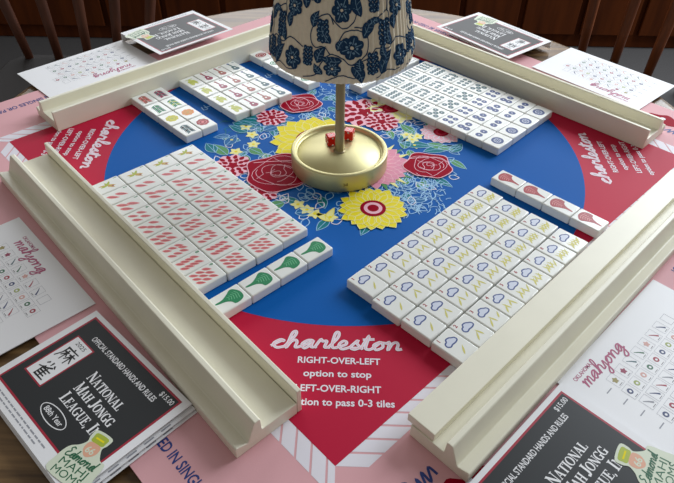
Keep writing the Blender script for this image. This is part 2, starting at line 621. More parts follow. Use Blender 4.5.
for k in range(4):
    T = quarter[k]
    # corner lettering, measured from C0
    script(mb, T, 'charleston', -.0555, -.2950, .0082, .0026, lev(4), M_WHITE, width=.106)
    script(mb, T, 'charleston', -.0555, -.2950, .0082, .0005, lev(5), M_LPINK, width=.106)
    text(mb, T, 'RIGHT-OVER-LEFT', .0005, -.3095, .0060, lev(4), M_WHITE, .0655, 'C', .02)
    text(mb, T, 'option to stop', -.0005, -.3222, .0060, lev(4), M_WHITE, .0530, 'C', .02)
    text(mb, T, 'LEFT-OVER-RIGHT', .0005, -.3360, .0060, lev(4), M_WHITE, .0655, 'C', .02)
    text(mb, T, 'option to pass 0-3 tiles', .0035, -.3482, .0060, lev(4), M_WHITE, .0790, 'C', .02)
    # border lettering on the side to the lower left of each corner
    B = xf(C0, -pi / 4 + k * pi / 2 + MR)           # its -y is the side's outward direction
    text(mb, B, 'JOKERS CAN NEVER BE USED IN SINGLES OR PAIRS', .081, -.3600, .0080, lev(2), M_NAVY, .1940, 'L', .02)
    # blue script loops and a red bloom at the start of the side
    line = [(-.262, -.334), (-.256, -.322), (-.262, -.318), (-.266, -.327), (-.258, -.335), (-.250, -.328), (-.249, -.319), (-.255, -.317), (-.254, -.330),
            (-.245, -.334), (-.241, -.322), (-.240, -.333), (-.234, -.321), (-.234, -.333), (-.227, -.322), (-.226, -.332)]
    mb.ribbon([B((p[0] * .9 - .030, -.327 + (p[1] + .326) * .78)) for p in smoothline(line, 5)], .0019, lev(2), M_NAVY)
    bl = [(-.243, -.345), (-.232, -.338), (-.222, -.347), (-.212, -.345), (-.203, -.353), (-.215, -.358), (-.224, -.364), (-.236, -.357)]
    mb.poly([B(p) for p in smoothline(bl, 4, True)], lev(2), M_CRIM)
    mb.poly([B(p) for p in circ((-.222, -.351), .0035, 12)], lev(3), M_WHITE)
for (gx, gy) in ((-.1784, .0666), (-.1062, .1607)):
    T = xf((gx, gy), radians(-135))
    for ln in ([(-.007, -.005), (-.006, .006)], [(.001, -.006), (.002, .005)], [(-.008, .001), (.004, .000)], [(.006, -.004), (.008, .004), (.003, .006)]):
        mb.ribbon([T(p) for p in ln], .0014, lev(4), M_LBLUE)


# --- flower print
def leafpoly(c, ang, L, w):
    T = xf(c, ang)
    return [T((L * t, w * sin(pi * t ** .8) * s)) for s, ts in ((1, [i / 8 for i in range(9)]), (-1, [i / 8 for i in range(7, 0, -1)])) for t in ts]


def leaf(c, ang, L, w, z, m, out=None, vein=None):
    P = leafpoly(c, ang, L, w)
    mb.poly(P, z, m)
    if out:
        mb.ribbon(P, .0007, z + LZ, out, True)
    if vein:
        mb.ribbon([c, (c[0] + L * .9 * cos(ang), c[1] + L * .9 * sin(ang))], .0006, z + LZ, vein)


def spray(c, R, cnt, z, m, seed, ry=1):
    r = random.Random(seed)
    for i in range(cnt):
        a = r.uniform(0, 2 * pi)
        d = R * r.random() ** .6
        p = (c[0] + d * cos(a), c[1] + d * sin(a) * ry)
        b = r.uniform(0, 2 * pi)
        l = r.uniform(.006, .012)
        mb.ribbon(smoothline([p, (p[0] + l * .5 * cos(b + .3), p[1] + l * .5 * sin(b + .3)), (p[0] + l * cos(b), p[1] + l * sin(b))], 3), .0009, z + (i % 5) * LZ * .2, m)


def petal(c, ang, L, w, z, m, outl):
    T = xf(c, ang)
    P = [T(p) for p in [(0, -w * .25), (L * .35, -w * .75), (L * .68, -w), (L * .88, -w * .62), (L, 0), (L * .88, w * .62), (L * .68, w), (L * .35, w * .75), (0, w * .25)]]
    mb.poly(P, z, m)
    mb.ribbon(P[1:-1], .0008, z + LZ, outl)
    mb.ribbon([T((L * .3, 0)), T((L * .8, 0))], .0005, z + LZ, outl)


def sunflower(c, R, cin, npet, z, seed, pet=M_YEL, core=M_CRIM, ring=M_LPINK, outl=M_PYEL):
    r = random.Random(seed)
    for lay in (0, 1):
        for i in range(npet):
            a = 2 * pi * (i + lay * .5) / npet + r.uniform(-.06, .06)
            L = R * (1 - .12 * lay) * r.uniform(.93, 1.04)
            petal(c, a, L, R * 3.6 / npet, z + lev(.3 * (i % 2) + 2 * lay), pet, outl)
    mb.poly(circ(c, cin, 32), z + lev(5), core)
    mb.ribbon(circ(c, cin * .58, 28), cin * .28, z + lev(6), ring, True)
    mb.poly(circ(c, cin * .25, 16), z + lev(6), core)


def rose(c, R, z, seed, ry=.95):
    r = random.Random(seed)
    P = []
    for i in range(30):
        t = 2 * pi * i / 30
        P.append((c[0] + R * (1 + .10 * sin(5 * t + seed)) * cos(t), c[1] + R * ry * (1 + .10 * cos(4 * t + seed)) * sin(t)))
    mb.poly(P, z, M_CRIM)
    mb.ribbon(smoothline(P, 2, True), .0011, z + LZ, M_LPINK, True)
    for j, q in enumerate((.80, .62, .46, .33, .22, .12)):
        cc = (c[0] + R * .06 * sin(j * 2.1 + seed), c[1] + R * .06 * cos(j * 1.7 + seed))
        a0 = j * 1.9 + seed
        L = [(cc[0] + R * q * (1 + .12 * sin(3 * t + j)) * cos(t + a0), cc[1] + R * q * ry * (1 + .12 * sin(3 * t + j)) * sin(t + a0)) for t in [i * 4.9 / 20 for i in range(21)]]
        L.append((cc[0] + R * (q + .22) * cos(a0 + 5.2), cc[1] + R * ry * (q + .22) * sin(a0 + 5.2)))
        mb.ribbon(L, .00065, z + LZ, M_LPINK)
    mb.ribbon(smoothline([(c[0] + R * .95 * cos(2.6), c[1] + R * .9 * sin(2.6)), (c[0] - R * .3, c[1] + R * .55), (c[0] + R * .5, c[1] + R * .6), (c[0] + R * .9 * cos(.3), c[1] + R * .9 * sin(.3))], 5), .0010, z + LZ, M_LPINK)


def mum(c, R, z, seed, base=M_LPINK, pet=M_CRIM):
    r = random.Random(seed)
    P = [(c[0] + R * (1 + .08 * sin(9 * t)) * cos(t), c[1] + R * (1 + .08 * sin(9 * t)) * sin(t)) for t in [2 * pi * i / 60 for i in range(60)]]
    mb.poly(P, z, base)
    for q, nn, f in ((.34, 5, .34), (.68, 9, .36), (1.0, 13, .40)):
        for i in range(nn):
            a = 2 * pi * i / nn + q * 3
            d = q - f
            leaf((c[0] + R * d * cos(a), c[1] + R * d * sin(a)), a, R * (f + .02), R * .125, z + LZ, pet)


def bloom(c, R, z, m=M_PYEL, core=M_YEL):
    for i in range(5):
        leaf(c, 2 * pi * i / 5 + c[0] * 90, R, R * .33, z, m)
    mb.poly(circ(c, R * .22, 10), z + LZ, core)


fz = lev(5)
M_TEAL2 = mat('print_sea_blue', (20, 100, 160), .6, spec=.2)
# underlayer: blue buds with pale outlines and teal leaves round the posy
rr = random.Random(3)
for i in range(300):
    a = rr.uniform(0, 2 * pi)
    d = rr.uniform(.45, 1) ** .8
    p = (-.012 + .138 * d * cos(a), -.028 + .140 * d * sin(a))
    b = rr.uniform(0, 2 * pi)
    if i % 4 == 0:
        leaf(p, b, rr.uniform(.016, .028), .0052, fz + lev(.25 * (i % 4)), (M_TEAL, M_GREEN, M_TEAL2)[i // 4 % 3], M_LBLUE, M_LBLUE)
    else:
        mb.ribbon(leafpoly(p, b, rr.uniform(.010, .016), .0042), .0010, fz + lev(1.2), M_LBLUE if i % 3 else M_WHITE, True)
for k, (x, y) in enumerate(((-.1123, .0005), (-.1264, -.0375), (-.108, -.021), (.0809, -.004), (.088, .004), (-.0382, -.1434), (-.03, -.150), (-.122, .018), (.083, -.016), (-.135, -.012), (-.048, -.135), (.075, .006), (-.014, -.155))):
    bloom((x, y), .0085, fz + lev(3))
for x, y, a in ((-.014, -.162, 2.4), (-.018, -.160, 1.2)):
    leaf((x, y), a, .022, .0036, fz + lev(3), M_PYEL, M_YEL)
spray((-.012, .108), .030, 60, fz + lev(2), M_LBLUE, 1)
spray((.074, -.112), .036, 150, fz + lev(2), M_LBLUE, 2, 1)
spray((.066, .018), .026, 40, fz + lev(2), M_LBLUE, 4)
spray((-.13, .03), .03, 30, fz + lev(2), M_TEAL, 5)
for x, y, a, L in ((-.14, .028, -.3, .035), (-.105, .028, 2.9, .035), (.092, -.03, .35, .045), (.066, -.012, 1.0, .04), (.066, -.012, -.15, .04), (.10, .035, -.6, .03), (-.135, -.045, 2.3, .03)):
    leaf((x, y), a, L, .0075, fz + lev(3), M_TEAL if L > .034 else M_GREEN, M_LBLUE, M_LBLUE)
sunflower((-.0330, -.010), .057, .026, 19, fz + lev(6), 1)
sunflower((.0588, .0704), .038, .0115, 15, fz + lev(6), 2, M_PYEL, M_CRIM, M_RED, M_WHITE)
# pink bloom with a fringe of yellow leaves beside the lamp
for i in range(26):
    leaf((.0290, -.060), 2 * pi * i / 26, .053, .0045, fz + lev(6), M_PYEL if i % 3 else M_GREEN)
sunflower((.0290, -.060), .045, .012, 22, fz + lev(8), 3, mat('print_mid_pink', (226, 150, 176), .6, spec=.1), M_CRIM, M_LPINK, M_LPINK)
sunflower((.030, -.1400), .0365, .0134, 19, fz + lev(10), 4)
sunflower((.1177, .0134), .026, .0095, 15, fz + lev(6), 5, M_LPINK, M_CRIM, M_RED, M_WHITE)
mum((.0255, .0588), .034, fz + lev(8), 1)
mum((.046, .036), .021, fz + lev(10), 2)
mum((-.0921, .0418), .019, fz + lev(8), 3)
mum((-.1257, -.0662), .021, fz + lev(8), 4)
mum((-.088, -.115), .018, fz + lev(8), 5)
for x, y, a, L in ((-.118, .006, 2.6, .030), (-.100, .010, .6, .026), (-.140, -.025, 1.2, .026), (-.150, -.040, 2.2, .024), (-.112, -.030, -.6, .022), (-.128, .040, .4, .030),
                   (.085, .010, 2.2, .028), (.098, -.012, -.4, .034), (.110, -.022, .1, .030), (.070, -.025, 1.4, .028), (.125, -.030, .9, .024),
                   (-.050, -.150, .3, .020), (.004, -.158, .9, .020), (-.062, -.132, 3.6, .022), (.058, .094, .9, .020)):
    leaf((x, y), a, L, .0068, fz + lev(3), (M_TEAL, M_GREEN, M_TEAL2)[int(L * 1000) % 3], M_LBLUE, M_LBLUE)
rose((-.0728, -.0782), .037, fz + lev(14), 1)
rose((-.0581, .0792), .026, fz + lev(14), 2)
rose((.0948, -.0588), .0265, fz + lev(14), 4)
play_mat = mb.build('mahjong_mat', None, (0, 0, Z0))
tag(play_mat, 'pink square mahjong mat with a red field, blue disc and printed flowers', 'mat')


# ------------------------------------------------------------------ racks
def rack(label, o, ang, length, ws, pusher_flat, pgap=0.0):
    """o: near end of the mat-side bottom edge; ang: run direction; the rack widens to the outer side"""
    t = thing('mahjong_tile_rack', label, 'tile rack', (o[0], o[1], Z0 + .0003), ang, 'racks round the mat')
    sgn = -1                                   # local x along the rack, local -y (or +y) outward
    prof = [(.0044, 0), (.0572, 0), (.0572, .0106), (.0562, .0114), (.0476, .0086), (.0466, .0090), (.0406, .0246), (.0398, .0255), (.0360, .0255), (.0352, .0248), (.0348, .0134), (.0338, .0124), (.0044, .0122)]
    mb = MB()
    side = rack_side
    P = [(u * ws * side, z) for u, z in prof]
    n = len(P)
    V = [(0, *p) for p in P] + [(length, *p) for p in P]
    F = [list(range(n)), list(range(n, 2 * n))[::-1]] + [[i, n + i, n + (i + 1) % n, (i + 1) % n] for i in range(n)]
    if side < 0:
        F = [f[::-1] for f in F]
    mb.add(V, F, M_RACK)
    mb.build('rack_body', t, bevel=.0006)
    mb = MB()
    if pusher_flat:
        mb.box((length / 2, side * .0116, .0126 + .0040), (length - .002, .0236, .0078), M_RACK)
    else:
        mb.box((length / 2 + pgap, side * .0020, .0129), (length, .0039, .0254), M_RACK)
    mb.build('pusher', t, bevel=.0006)
    return t


rack_side = 1
rack('cream plastic rack left of the pink bamboo tiles, its open trough toward us', (-.0295, -.3812), radians(133.3), .436, 1.02, False)
rack_side = -1
rack('cream plastic rack right of the cloud tiles, pusher folded flat in its trough', (.0453, -.3968), radians(45.3), .437, .96, True)
rack_side = 1
rack('cream plastic rack at the back left behind the guitar tiles', (-.3459, -.0012), radians(44.9), .435, .98, False)
rack_side = -1
rack('cream plastic rack at the back right behind the dot tiles', (.3532, -.0158), radians(135.0), .435, .98, False)

# ------------------------------------------------------------------ mahjong tiles
TW, TL, TH = 0.02266, 0.03151, 0.0098
bm = bmesh.new()
bmesh.ops.create_cube(bm, size=1)
for v in bm.verts:
    v.co = Vector((v.co.x * (TW - .0005), v.co.y * (TL - .0006), (v.co.z + .5) * TH))
bmesh.ops.bevel(bm, geom=list(bm.edges), offset=.0012, segments=3, profile=.5, affect='EDGES')
TILE_ME = bpy.data.meshes.new('mahjong_tile')
bm.to_mesh(TILE_ME)
bm.free()
TILE_ME.materials.append(M_TILE)
for p in TILE_ME.polygons:
    p.use_smooth = p.area < 2e-5
PZ = TH + .00006
I0 = xf((0, 0), 0)


def dmesh(fn, *a):
    mb = MB()
    fn(mb, *a)
    return mb.mesh('painted_design')


GRID = {1: [(0, 0)], 2: [(0, .5), (0, -.5)], 3: [(0, .62), (-.5, -.4), (.5, -.4)], 4: [(x, y) for x in (-.5, .5) for y in (-.5, .5)]}
GRID[5] = [(x, y) for x in (-.6, .6) for y in (-.62, .62)] + [(0, 0)]
GRID[6] = [(x, y) for x in (-.5, .5) for y in (-.7, 0, .7)]
GRID[7] = [(x, y) for x in (-.6, .6) for y in (-.75, -.1)] + [(-.6, .6), (0, .75), (.6, .6)]
GRID[8] = [(x, y) for x in (-.5, .5) for y in (-.81, -.27, .27, .81)]
GRID[9] = [(x, y) for x in (-.72, 0, .72) for y in (-.72, 0, .72)]


def number(mb, n, m):
    text(mb, I0, str(n), -.0083, .0100, .0036, PZ, m, None, 'C', .03)


def bird(mb):
    for a, L in ((.6, .009), (1.1, .0085), (2.5, .008), (-1.9, .0095), (-1.5, .008), (3.3, .006)):
        P = leafpoly((0, -.0005), a, L, .0014)
        mb.poly(P, PZ, M_TGOLD if L > .008 else M_TLIME)
    mb.poly(circ((.0015, .001), .0022, 14), PZ + 1e-5, M_TGOLD)
    mb.poly(circ((.004, .0035), .0013, 12), PZ + 2e-5, M_TBROWN)


def bam(mb, n):
    number(mb, n, M_TGREEN)
    if n == 1:
        bird(mb)
        return
    L = .0140 if n < 4 else (.0112 if n < 7 else .0094)
    w = .0024 if n < 4 else (.0020 if n < 7 else .0018)
    for x, y in GRID[n]:
        c = (x * .0078, y * .0092 - .0012)
        a = radians(52)
        P = leafpoly((c[0] - cos(a) * L / 2, c[1] - sin(a) * L / 2), a, L, w)
        mb.poly(P, PZ, M_TPINK)
        mb.ribbon([(c[0] - cos(a) * L * .3, c[1] - sin(a) * L * .3), (c[0] + cos(a) * L * .3, c[1] + sin(a) * L * .3)], w * .35, PZ + 2e-5, M_TRED)


def crak(mb, n):
    text(mb, I0, str(n), -.0066, .0102, .0034, PZ, M_TRED, None, 'C', .03)
    P = smoothline([(-.0062, .0035), (-.0052, .0062), (-.0030, .0068), (-.0012, .0088), (.0020, .0084), (.0038, .0070), (.0058, .0056), (.0060, .0030), (.0030, .0018), (-.0010, .0020), (-.0040, .0014)], 4, True)
    mb.poly(P, PZ, M_TCLOUDF)
    mb.ribbon(P, .0012, PZ + 2e-5, M_TCLOUD, True)
    for i in range(n):
        u = (i - (n - 1) / 2) / max(1, (n - 1) / 2) if n > 1 else 0
        x = u * .0062
        y0 = -.0098 + .0012 * (i % 3)
        a = radians(90 + 28 * (1 if i % 2 else -1) - 12)
        L = .0082 - .001 * (i % 3)
        P = leafpoly((x * .95 - cos(a) * L * .4, y0 - .0010), a, L * 1.25, .00085)
        mb.poly(P, PZ + 1e-5, M_TYEL)


M_TCLOUDF = mat('ink_cloud_fill', (206, 212, 228), .4)


def dot(mb, n):
    m = M_TNAVY if n < 5 else M_TTEAL
    if n == 1:
        mb.poly(circ((0, -.001), .0074, 28), PZ, M_TNAVY)
        mb.ribbon(circ((0, -.001), .0040, 24), .0008, PZ + 1e-5, M_TCLOUDF, True)
        for i in range(6):
            mb.ribbon([(.001 * cos(i), -.001 + .001 * sin(i)), (.0032 * cos(i * 1.05), -.001 + .0032 * sin(i * 1.05))], .0006, PZ + 1.5e-5, M_TCLOUDF)
        return
    R = .0046 if n < 4 else (.0038 if n < 6 else .0031)
    for x, y in GRID[n]:
        c = (x * .0080, y * .0100 - .0004)
        mb.poly(circ(c, R, 14, R * .92), PZ, m)
        mb.poly(circ(c, R * .22, 8), PZ + 1e-5, M_TCLOUDF)


def dragon(mb, m, m2):
    P = smoothline([(-.0070, .0090), (-.0010, .0122), (.0056, .0110), (.0082, .0062), (.0080, .0012), (.0044, -.0004), (.0014, -.0044), (-.0006, -.0122), (-.0022, -.0126), (-.0026, -.0056), (-.0056, .0010), (-.0082, .0054)], 4, True)
    mb.poly(P, PZ, m)
    for k in range(5):
        y = .0088 - k * .0022
        mb.ribbon([(-.0048 + k * .0006, y - .001), (-.001, y + .0006), (.0052 - k * .0010, y - .0010)], .00045, PZ + 1e-5, m2)


def guitar(mb, m, m2):
    mb.ribbon([(-.0008, .0105), (0, -.001)], .0022, PZ, m)
    mb.poly(circ((-.0008, .0110), .0018, 8, .0022), PZ + 1e-5, m2)
    mb.poly(circ((0, -.0025), .0036, 16, .0034), PZ + 1e-5, m)
    mb.poly(circ((.0002, -.0075), .0050, 18, .0045), PZ + 1.5e-5, m)
    mb.poly(circ((0, -.0045), .0014, 10), PZ + 3e-5, M_TILE)
    mb.ribbon([(-.003, -.009), (.003, -.0095)], .0009, PZ + 3e-5, m2)
    text(mb, I0, 'N', .0072, .0092, .0030, PZ, m, None, 'C', .02)


def cowboy(mb, m, m2):
    mb.poly(circ((0, .0065), .0022, 10), PZ, m)
    mb.ribbon([(-.0052, .0078), (.0052, .0078)], .0012, PZ + 1e-5, m2)
    P = smoothline([(-.004, .004), (.004, .004), (.0056, -.002), (.0042, -.010), (.001, -.006), (-.002, -.0105), (-.0048, -.009), (-.005, -.001)], 3, True)
    mb.poly(P, PZ, m)
    mb.ribbon([(-.006, .001), (-.002, -.001), (.002, -.0005), (.0065, -.004)], .0012, PZ + 1e-5, m2)


def sprig(mb, m, m2):
    mb.ribbon([(.001, .010), (0, 0), (-.001, -.011)], .0008, PZ, m)
    for k in range(7):
        for s in (-1, 1):
            mb.poly(leafpoly((0, .009 - k * .0028), s * .75 - pi / 2 + .2 * s, .0072, .0013), PZ + 1e-5 * (k % 3), m if (k + s) % 3 else m2)


def round_flower(mb, m, m2):
    for i in range(8):
        t = i * pi / 4
        mb.poly(circ((.0048 * cos(t), -.0005 + .0048 * sin(t)), .0032, 12), PZ + 1e-6 * i, m)
    mb.poly(circ((0, -.0005), .0056, 18), PZ + 1.2e-5, m)
    mb.ribbon(circ((0, -.0005), .0046, 18), .0007, PZ + 2e-5, m2, True)
    mb.poly(circ((0, -.0005), .0020, 10), PZ + 2e-5, m2)


def joker(mb, m, m2):
    mb.poly(circ((0, 0), .0085, 24, .0068), PZ, m)
    mb.ribbon(circ((0, 0), .0060, 24, .0046), .0010, PZ + 1e-5, M_TILE, True)
    mb.ribbon([(-.003, -.001), (0, .0015), (.003, -.001)], .0010, PZ + 2e-5, M_TILE)


def place(me, x, y, ang, label, group):
    t = bpy.data.objects.new('mahjong_tile', TILE_ME)
    COL.objects.link(t)
    t.location = (x, y, Z0 + .0004)
    t.rotation_euler = (0, 0, ang)
    tag(t, label, 'mahjong tile', group)
    if me:
        d = bpy.data.objects.new('painted_design', me)
        COL.objects.link(d)
        d.parent = t
    return t


WORD = ['one', 'two', 'three', 'four', 'five', 'six', 'seven', 'eight', 'nine']


def block(o, ang, bsign, na, nb, fn, shift=None):
    """o: corner, a runs along ang over tile widths, b over tile lengths; design up = -b (or +b)"""
    ax = (cos(ang), sin(ang))
    o = (-.0046 + (o[0] + .0046) * 1.0071, -.6369 + (o[1] + .6369) * 1.0071)
    bx = (-sin(ang) * bsign, cos(ang) * bsign)
    for j in range(nb):
        for i in range(na):
            s = shift(i, j) if shift else (0, 0)
            u, w = TW * (i + .5) + s[0], TL * (j + .5) + s[1]
            fn(i, j, o[0] + ax[0] * u + bx[0] * w, o[1] + ax[1] * u + bx[1] * w, ang + rnd.uniform(-.006, .006))


BAM = [dmesh(bam, n) for n in range(1, 10)]
CRK = [dmesh(crak, n) for n in range(1, 10)]
DOT = [dmesh(dot, n) for n in range(1, 10)]

bj = ['file nearest the lamp', 'second file from the lamp', 'third file from the lamp', 'file against the left rack']
block((-.1744, -.0416), radians(-45 - 1.3), -1, 9, 4, lambda i, j, x, y, a: place(
    BAM[i], x, y, a, ('white tile with a golden bird, %s' if i == 0 else 'white tile with ' + WORD[i] + ' pink bamboo sticks, %s') % bj[j], 'pink bamboo tiles'),
    lambda i, j: ((0, .0006, .0002, -.0008)[j], 0))
cj = ['file nearest the lamp base', 'second file from the lamp base', 'third file from the lamp base', 'file along the right rack']
block((.0014, -.2585), radians(45 + 1.31), -1, 9, 4, lambda i, j, x, y, a: place(
    CRK[i], x, y, a, 'white cloud tile with red digit %s, %s' % (WORD[i], cj[j]), 'blue cloud tiles'),
    lambda i, j: ((.0018, -.0008, -.0002, -.0010)[j], -.0006 + .0008 * j))
dj = ['row nearest the lamp', 'second row from the lamp', 'third row from the lamp', 'row along the back right rack']
block((.0280, .0972), radians(-43.0), 1, 9, 4, lambda i, j, x, y, a: place(
    DOT[8 - i], x, y, a, 'white tile with %s dark dot%s, %s' % ((WORD[8 - i], '' if i == 8 else 's', dj[j])), 'dot tiles'))

G_ = dmesh(dragon, M_TGREEN, mat('ink_mint', (120, 200, 150), .4))
R_ = dmesh(dragon, M_TRED, mat('ink_rose', (226, 150, 146), .4))
ordn = ['%s', 'second %s', 'third %s', 'fourth %s']
gl = ['farthest from the left rack', 'second from the blue end', 'third from the blue end', 'tucked against the left rack']
block((-.0249, -.1990), radians(-46.5), -1, 1, 4, lambda i, j, x, y, a: place(
    G_, x, y, a, 'white tile with a green fan shape, %s' % gl[j], 'green fan tiles'))
rl = ['nearest the printed flowers', 'second from the printed flowers', 'third from the printed flowers', 'touching the right rack']
block((.1571, -.0975), radians(45.5), -1, 1, 4, lambda i, j, x, y, a: place(
    R_, x, y, a, 'white tile with a red fan shape, %s' % rl[j], 'red fan tiles'))
wl = ['nearest the pole', 'second from the pole', 'third from the pole', 'nearest the back right rack']
SOAP = dmesh(lambda mb: mb.ribbon([(-.0075, -.011), (.0075, -.011), (.0075, .011), (-.0075, .011)], .0009, PZ, M_TNAVY, True))
block((.0045, .1165), radians(-43), 1, 1, 4, lambda i, j, x, y, a: place(
    SOAP, x, y, a, 'white framed blank tile under the lampshade, %s' % wl[j], 'blank framed tiles'))

WIN = [dmesh(cowboy, mat('ink_pale_lime', (196, 200, 96), .4), M_TLIME), dmesh(guitar, M_TPURP, M_TBROWN), dmesh(guitar, M_TBROWN, M_TPURP), dmesh(guitar, M_TTEAL, M_TNAVY)]
wn = ['a lime green figure', 'a plum red guitar', 'a brownish pink guitar', 'a dark teal guitar']
wp = ['nearest the back left rack', 'second from the back left rack', 'third from the back left rack', 'at the end nearest the lamp']
block((-.2236, .1132), radians(45), -1, 4, 4, lambda i, j, x, y, a: place(
    WIN[i], x, y, a, 'white tile with %s, %s' % (wn[i], wp[j]), 'guitar tiles'), lambda i, j: ((0, .0004, .0002, 0)[i], (.0005, .0012, .0006, .0012)[i] * j))

FL = [[dmesh(sprig, M_TBROWN, M_TPINK), dmesh(sprig, M_TGREEN, M_TTEAL), dmesh(round_flower, mat('ink_tile_lemon', (206, 196, 40), .4), M_TLIME), dmesh(sprig, M_TTEAL, M_INK)],
      [dmesh(sprig, M_TPURP, M_TTEAL), dmesh(sprig, M_TGREEN, M_TLIME), dmesh(round_flower, M_TORNG, M_TGOLD), dmesh(round_flower, M_TRED, M_TPINK)]]
fn_ = [['a faint pink sprig', 'dark green leaves', 'a round yellow flower', 'a dark teal sprig'], ['a plum and teal sprig', 'bright green leaves', 'a round orange flower', 'a round red flower']]
block((-.2743, .0634), radians(44.5), -1, 2, 4, lambda i, j, x, y, a: place(
    FL[i][j], x, y, a, 'white tile with %s in the block at the left' % fn_[i][j], 'flower tiles'), lambda i, j: (0, .0008 * j))

JK = [dmesh(joker, M_TRED, M_TPINK), dmesh(joker, M_TGREEN, M_TLIME)]
block((-.1412, .2000), radians(44.5), -1, 1, 4, lambda i, j, x, y, a: place(
    JK[0] if j == 0 else JK[1], x, y, a, ('white tile with a red oval, beside the back left rack' if j == 0 else 'white tile with a pale green oval, %s from the back left rack' % ('', 'second', 'third', 'last')[j]), 'oval tiles'),
    lambda i, j: (0, .0018 * j))

# ------------------------------------------------------------------ lamp
LX, LY = -.006, -.0612
lamp = thing('table_lamp', 'brass table lamp with a blue and white floral fabric shade', 'lamp', (LX, LY, Z0 + .0012))
mb = MB()
mb.lathe([(0, 0), (.0514, 0), (.0530, .0008), (.0535, .0020), (.0535, .0200), (.0531, .0214), (.0522, .0220), (.0496, .0220), (.0487, .0216), (.0482, .0206), (.0478, .0172), (.0462, .0172), (.0456, .0184), (0, .0184)], M_BRASS, 96)
base = mb.build('base', lamp)
mb = MB()
mb.box((0, 0, 0), (.0040, .0006, .0010), M_BRASSD)
mb.box((-.0018, 0, 0), (.0009, .0006, .0042), M_BRASSD)
mb.box((.0018, 0, .0008), (.0009, .0006, .0030), M_BRASSD)
mb.build('badge', base, (.0074, -.0532, .0100))
mb = MB()
mb.lathe([(.0066, .0183), (.0066, .0192), (.0053, .0196), (.0050, .0206), (.0050, .2100), (0, .2100)], M_BRASSD, 28)
mb.build('pole', lamp)

SZ0, SZ1 = .1335, .2550
NP = 76


def shade_r(t, z, e=0.0):
    u = (z - SZ0) / (SZ1 - SZ0)
    r = .0722 - .0210 * u
    r -= .0035 * max(0, 1 - u / .10) ** 2        # hem turned in
    k = .25 + .75 * max(0, cos(t - radians(-35)))    # gathers stand out more on one side
    return r + .00065 * k * sin(NP * t + 1.3 * sin(3 * t)) + e


mb = MB()
na, nz = 608, 22
V, F = [], []
for lay in (0, -.0012):
    for j in range(nz + 1):
        z = SZ0 + (SZ1 - SZ0) * (j / nz) ** 1.4
        for i in range(na):
            t = 2 * pi * i / na
            r = shade_r(t, z, lay)
            V.append((r * cos(t), r * sin(t), z))
q = (nz + 1) * na
for j in range(nz):
    for i in range(na):
        a, b = j * na + i, j * na + (i + 1) % na
        F.append([a, b, b + na, a + na])
        F.append([q + a, q + a + na, q + b + na, q + b])
for i in range(na):
    b = (i + 1) % na
    F.append([i, q + i, q + b, b])
    F.append([nz * na + i, nz * na + b, q + nz * na + b, q + nz * na + i])
mb.add(V, F, M_SHADE, True)


# block-printed vines on the cloth: shapes in unrolled coordinates (s = arc length at mean radius, h = height)
RM = .064


def cloth(s, h, e):
    t = s / RM - pi / 2
    z = SZ0 + h
    r = shade_r(t, min(max(z, SZ0 + .0003), SZ1), e)
    return (r * cos(t), r * sin(t), z)


def cfill(strip, e, m):                       # strip: list of (left, right) points
    V, F = [], []
    w = 7
    for (l, r) in strip:
        for k in range(w):
            f = k / (w - 1)
            V.append(cloth(l[0] + (r[0] - l[0]) * f, l[1] + (r[1] - l[1]) * f, e))
    for j in range(len(strip) - 1):
        for k in range(w - 1):
            a = j * w + k
            F.append([a, a + 1, a + w + 1, a + w])
    mb.add(V, F, m, True)


def cleaf(c, ang, L, w, m, e=.0004, vein=True):
    st = []
    for i in range(13):
        t = i / 12
        x, y = L * t, w * sin(pi * t ** .75) + .00005
        bend = .12 * L * sin(pi * t)
        T = xf(c, ang)
        st.append((T((x, bend + y)), T((x, bend - y))))
    cfill(st, e, m)
    if vein:
        T = xf(c, ang)
        cline([T((L * t, .12 * L * sin(pi * t))) for t in (.1, .3, .5, .7, .85)], .00055, M_SHMID, e + .00015)
        for k in range(3):
            cline([T((L * (.25 + .18 * k), .08 * L)), T((L * (.36 + .18 * k), .10 * L + w * .6))], .0004, M_SHMID, e + .00015)
            cline([T((L * (.25 + .18 * k), .08 * L)), T((L * (.36 + .18 * k), .06 * L - w * .5))], .0004, M_SHMID, e + .00015)


def cline(pts, w, m, e=.0003):
    n = len(pts)
    st = []
    for i, p in enumerate(pts):
        a, b = pts[max(0, i - 1)], pts[min(n - 1, i + 1)]
        dx, dy = b[0] - a[0], b[1] - a[1]
        l = hypot(dx, dy) or 1
        st.append(((p[0] - dy / l * w / 2, p[1] + dx / l * w / 2), (p[0] + dy / l * w / 2, p[1] - dx / l * w / 2)))
    cfill(st, e, m)


def cdisc(c, r, m, e, ry=None):
    ry = ry or r
    st = []
    for i in range(9):
        y = -1 + i / 4
        x = (max(0, 1 - y * y) ** .5) + .01
        st.append(((c[0] - r * x, c[1] + ry * y), (c[0] + r * x, c[1] + ry * y)))
    cfill(st, e, m)


def cflower(c, R, seed, tall=1.0):
    R *= .86
    for i in range(6):
        a = 2 * pi * i / 6 + seed
        cdisc((c[0] + R * .60 * cos(a), c[1] + R * .60 * sin(a) * tall), R * .40, M_SHBLUE, .0004 + .00004 * i, R * .40 * tall)
    cdisc(c, R * .5, M_SHBLUE, .0007, R * .5 * tall)
    for i in range(6):
        a = 2 * pi * i / 6 + seed
        cline([(c[0] + R * .25 * cos(a), c[1] + R * .25 * sin(a) * tall), (c[0] + R * .8 * cos(a), c[1] + R * .8 * sin(a) * tall)], .0007, M_SHMID, .0009)
        b = a + pi / 6
        cdisc((c[0] + R * .42 * cos(b), c[1] + R * .42 * sin(b) * tall), R * .10, M_SHMID, .0010)
    cdisc(c, R * .14, M_SHADE, .0010)


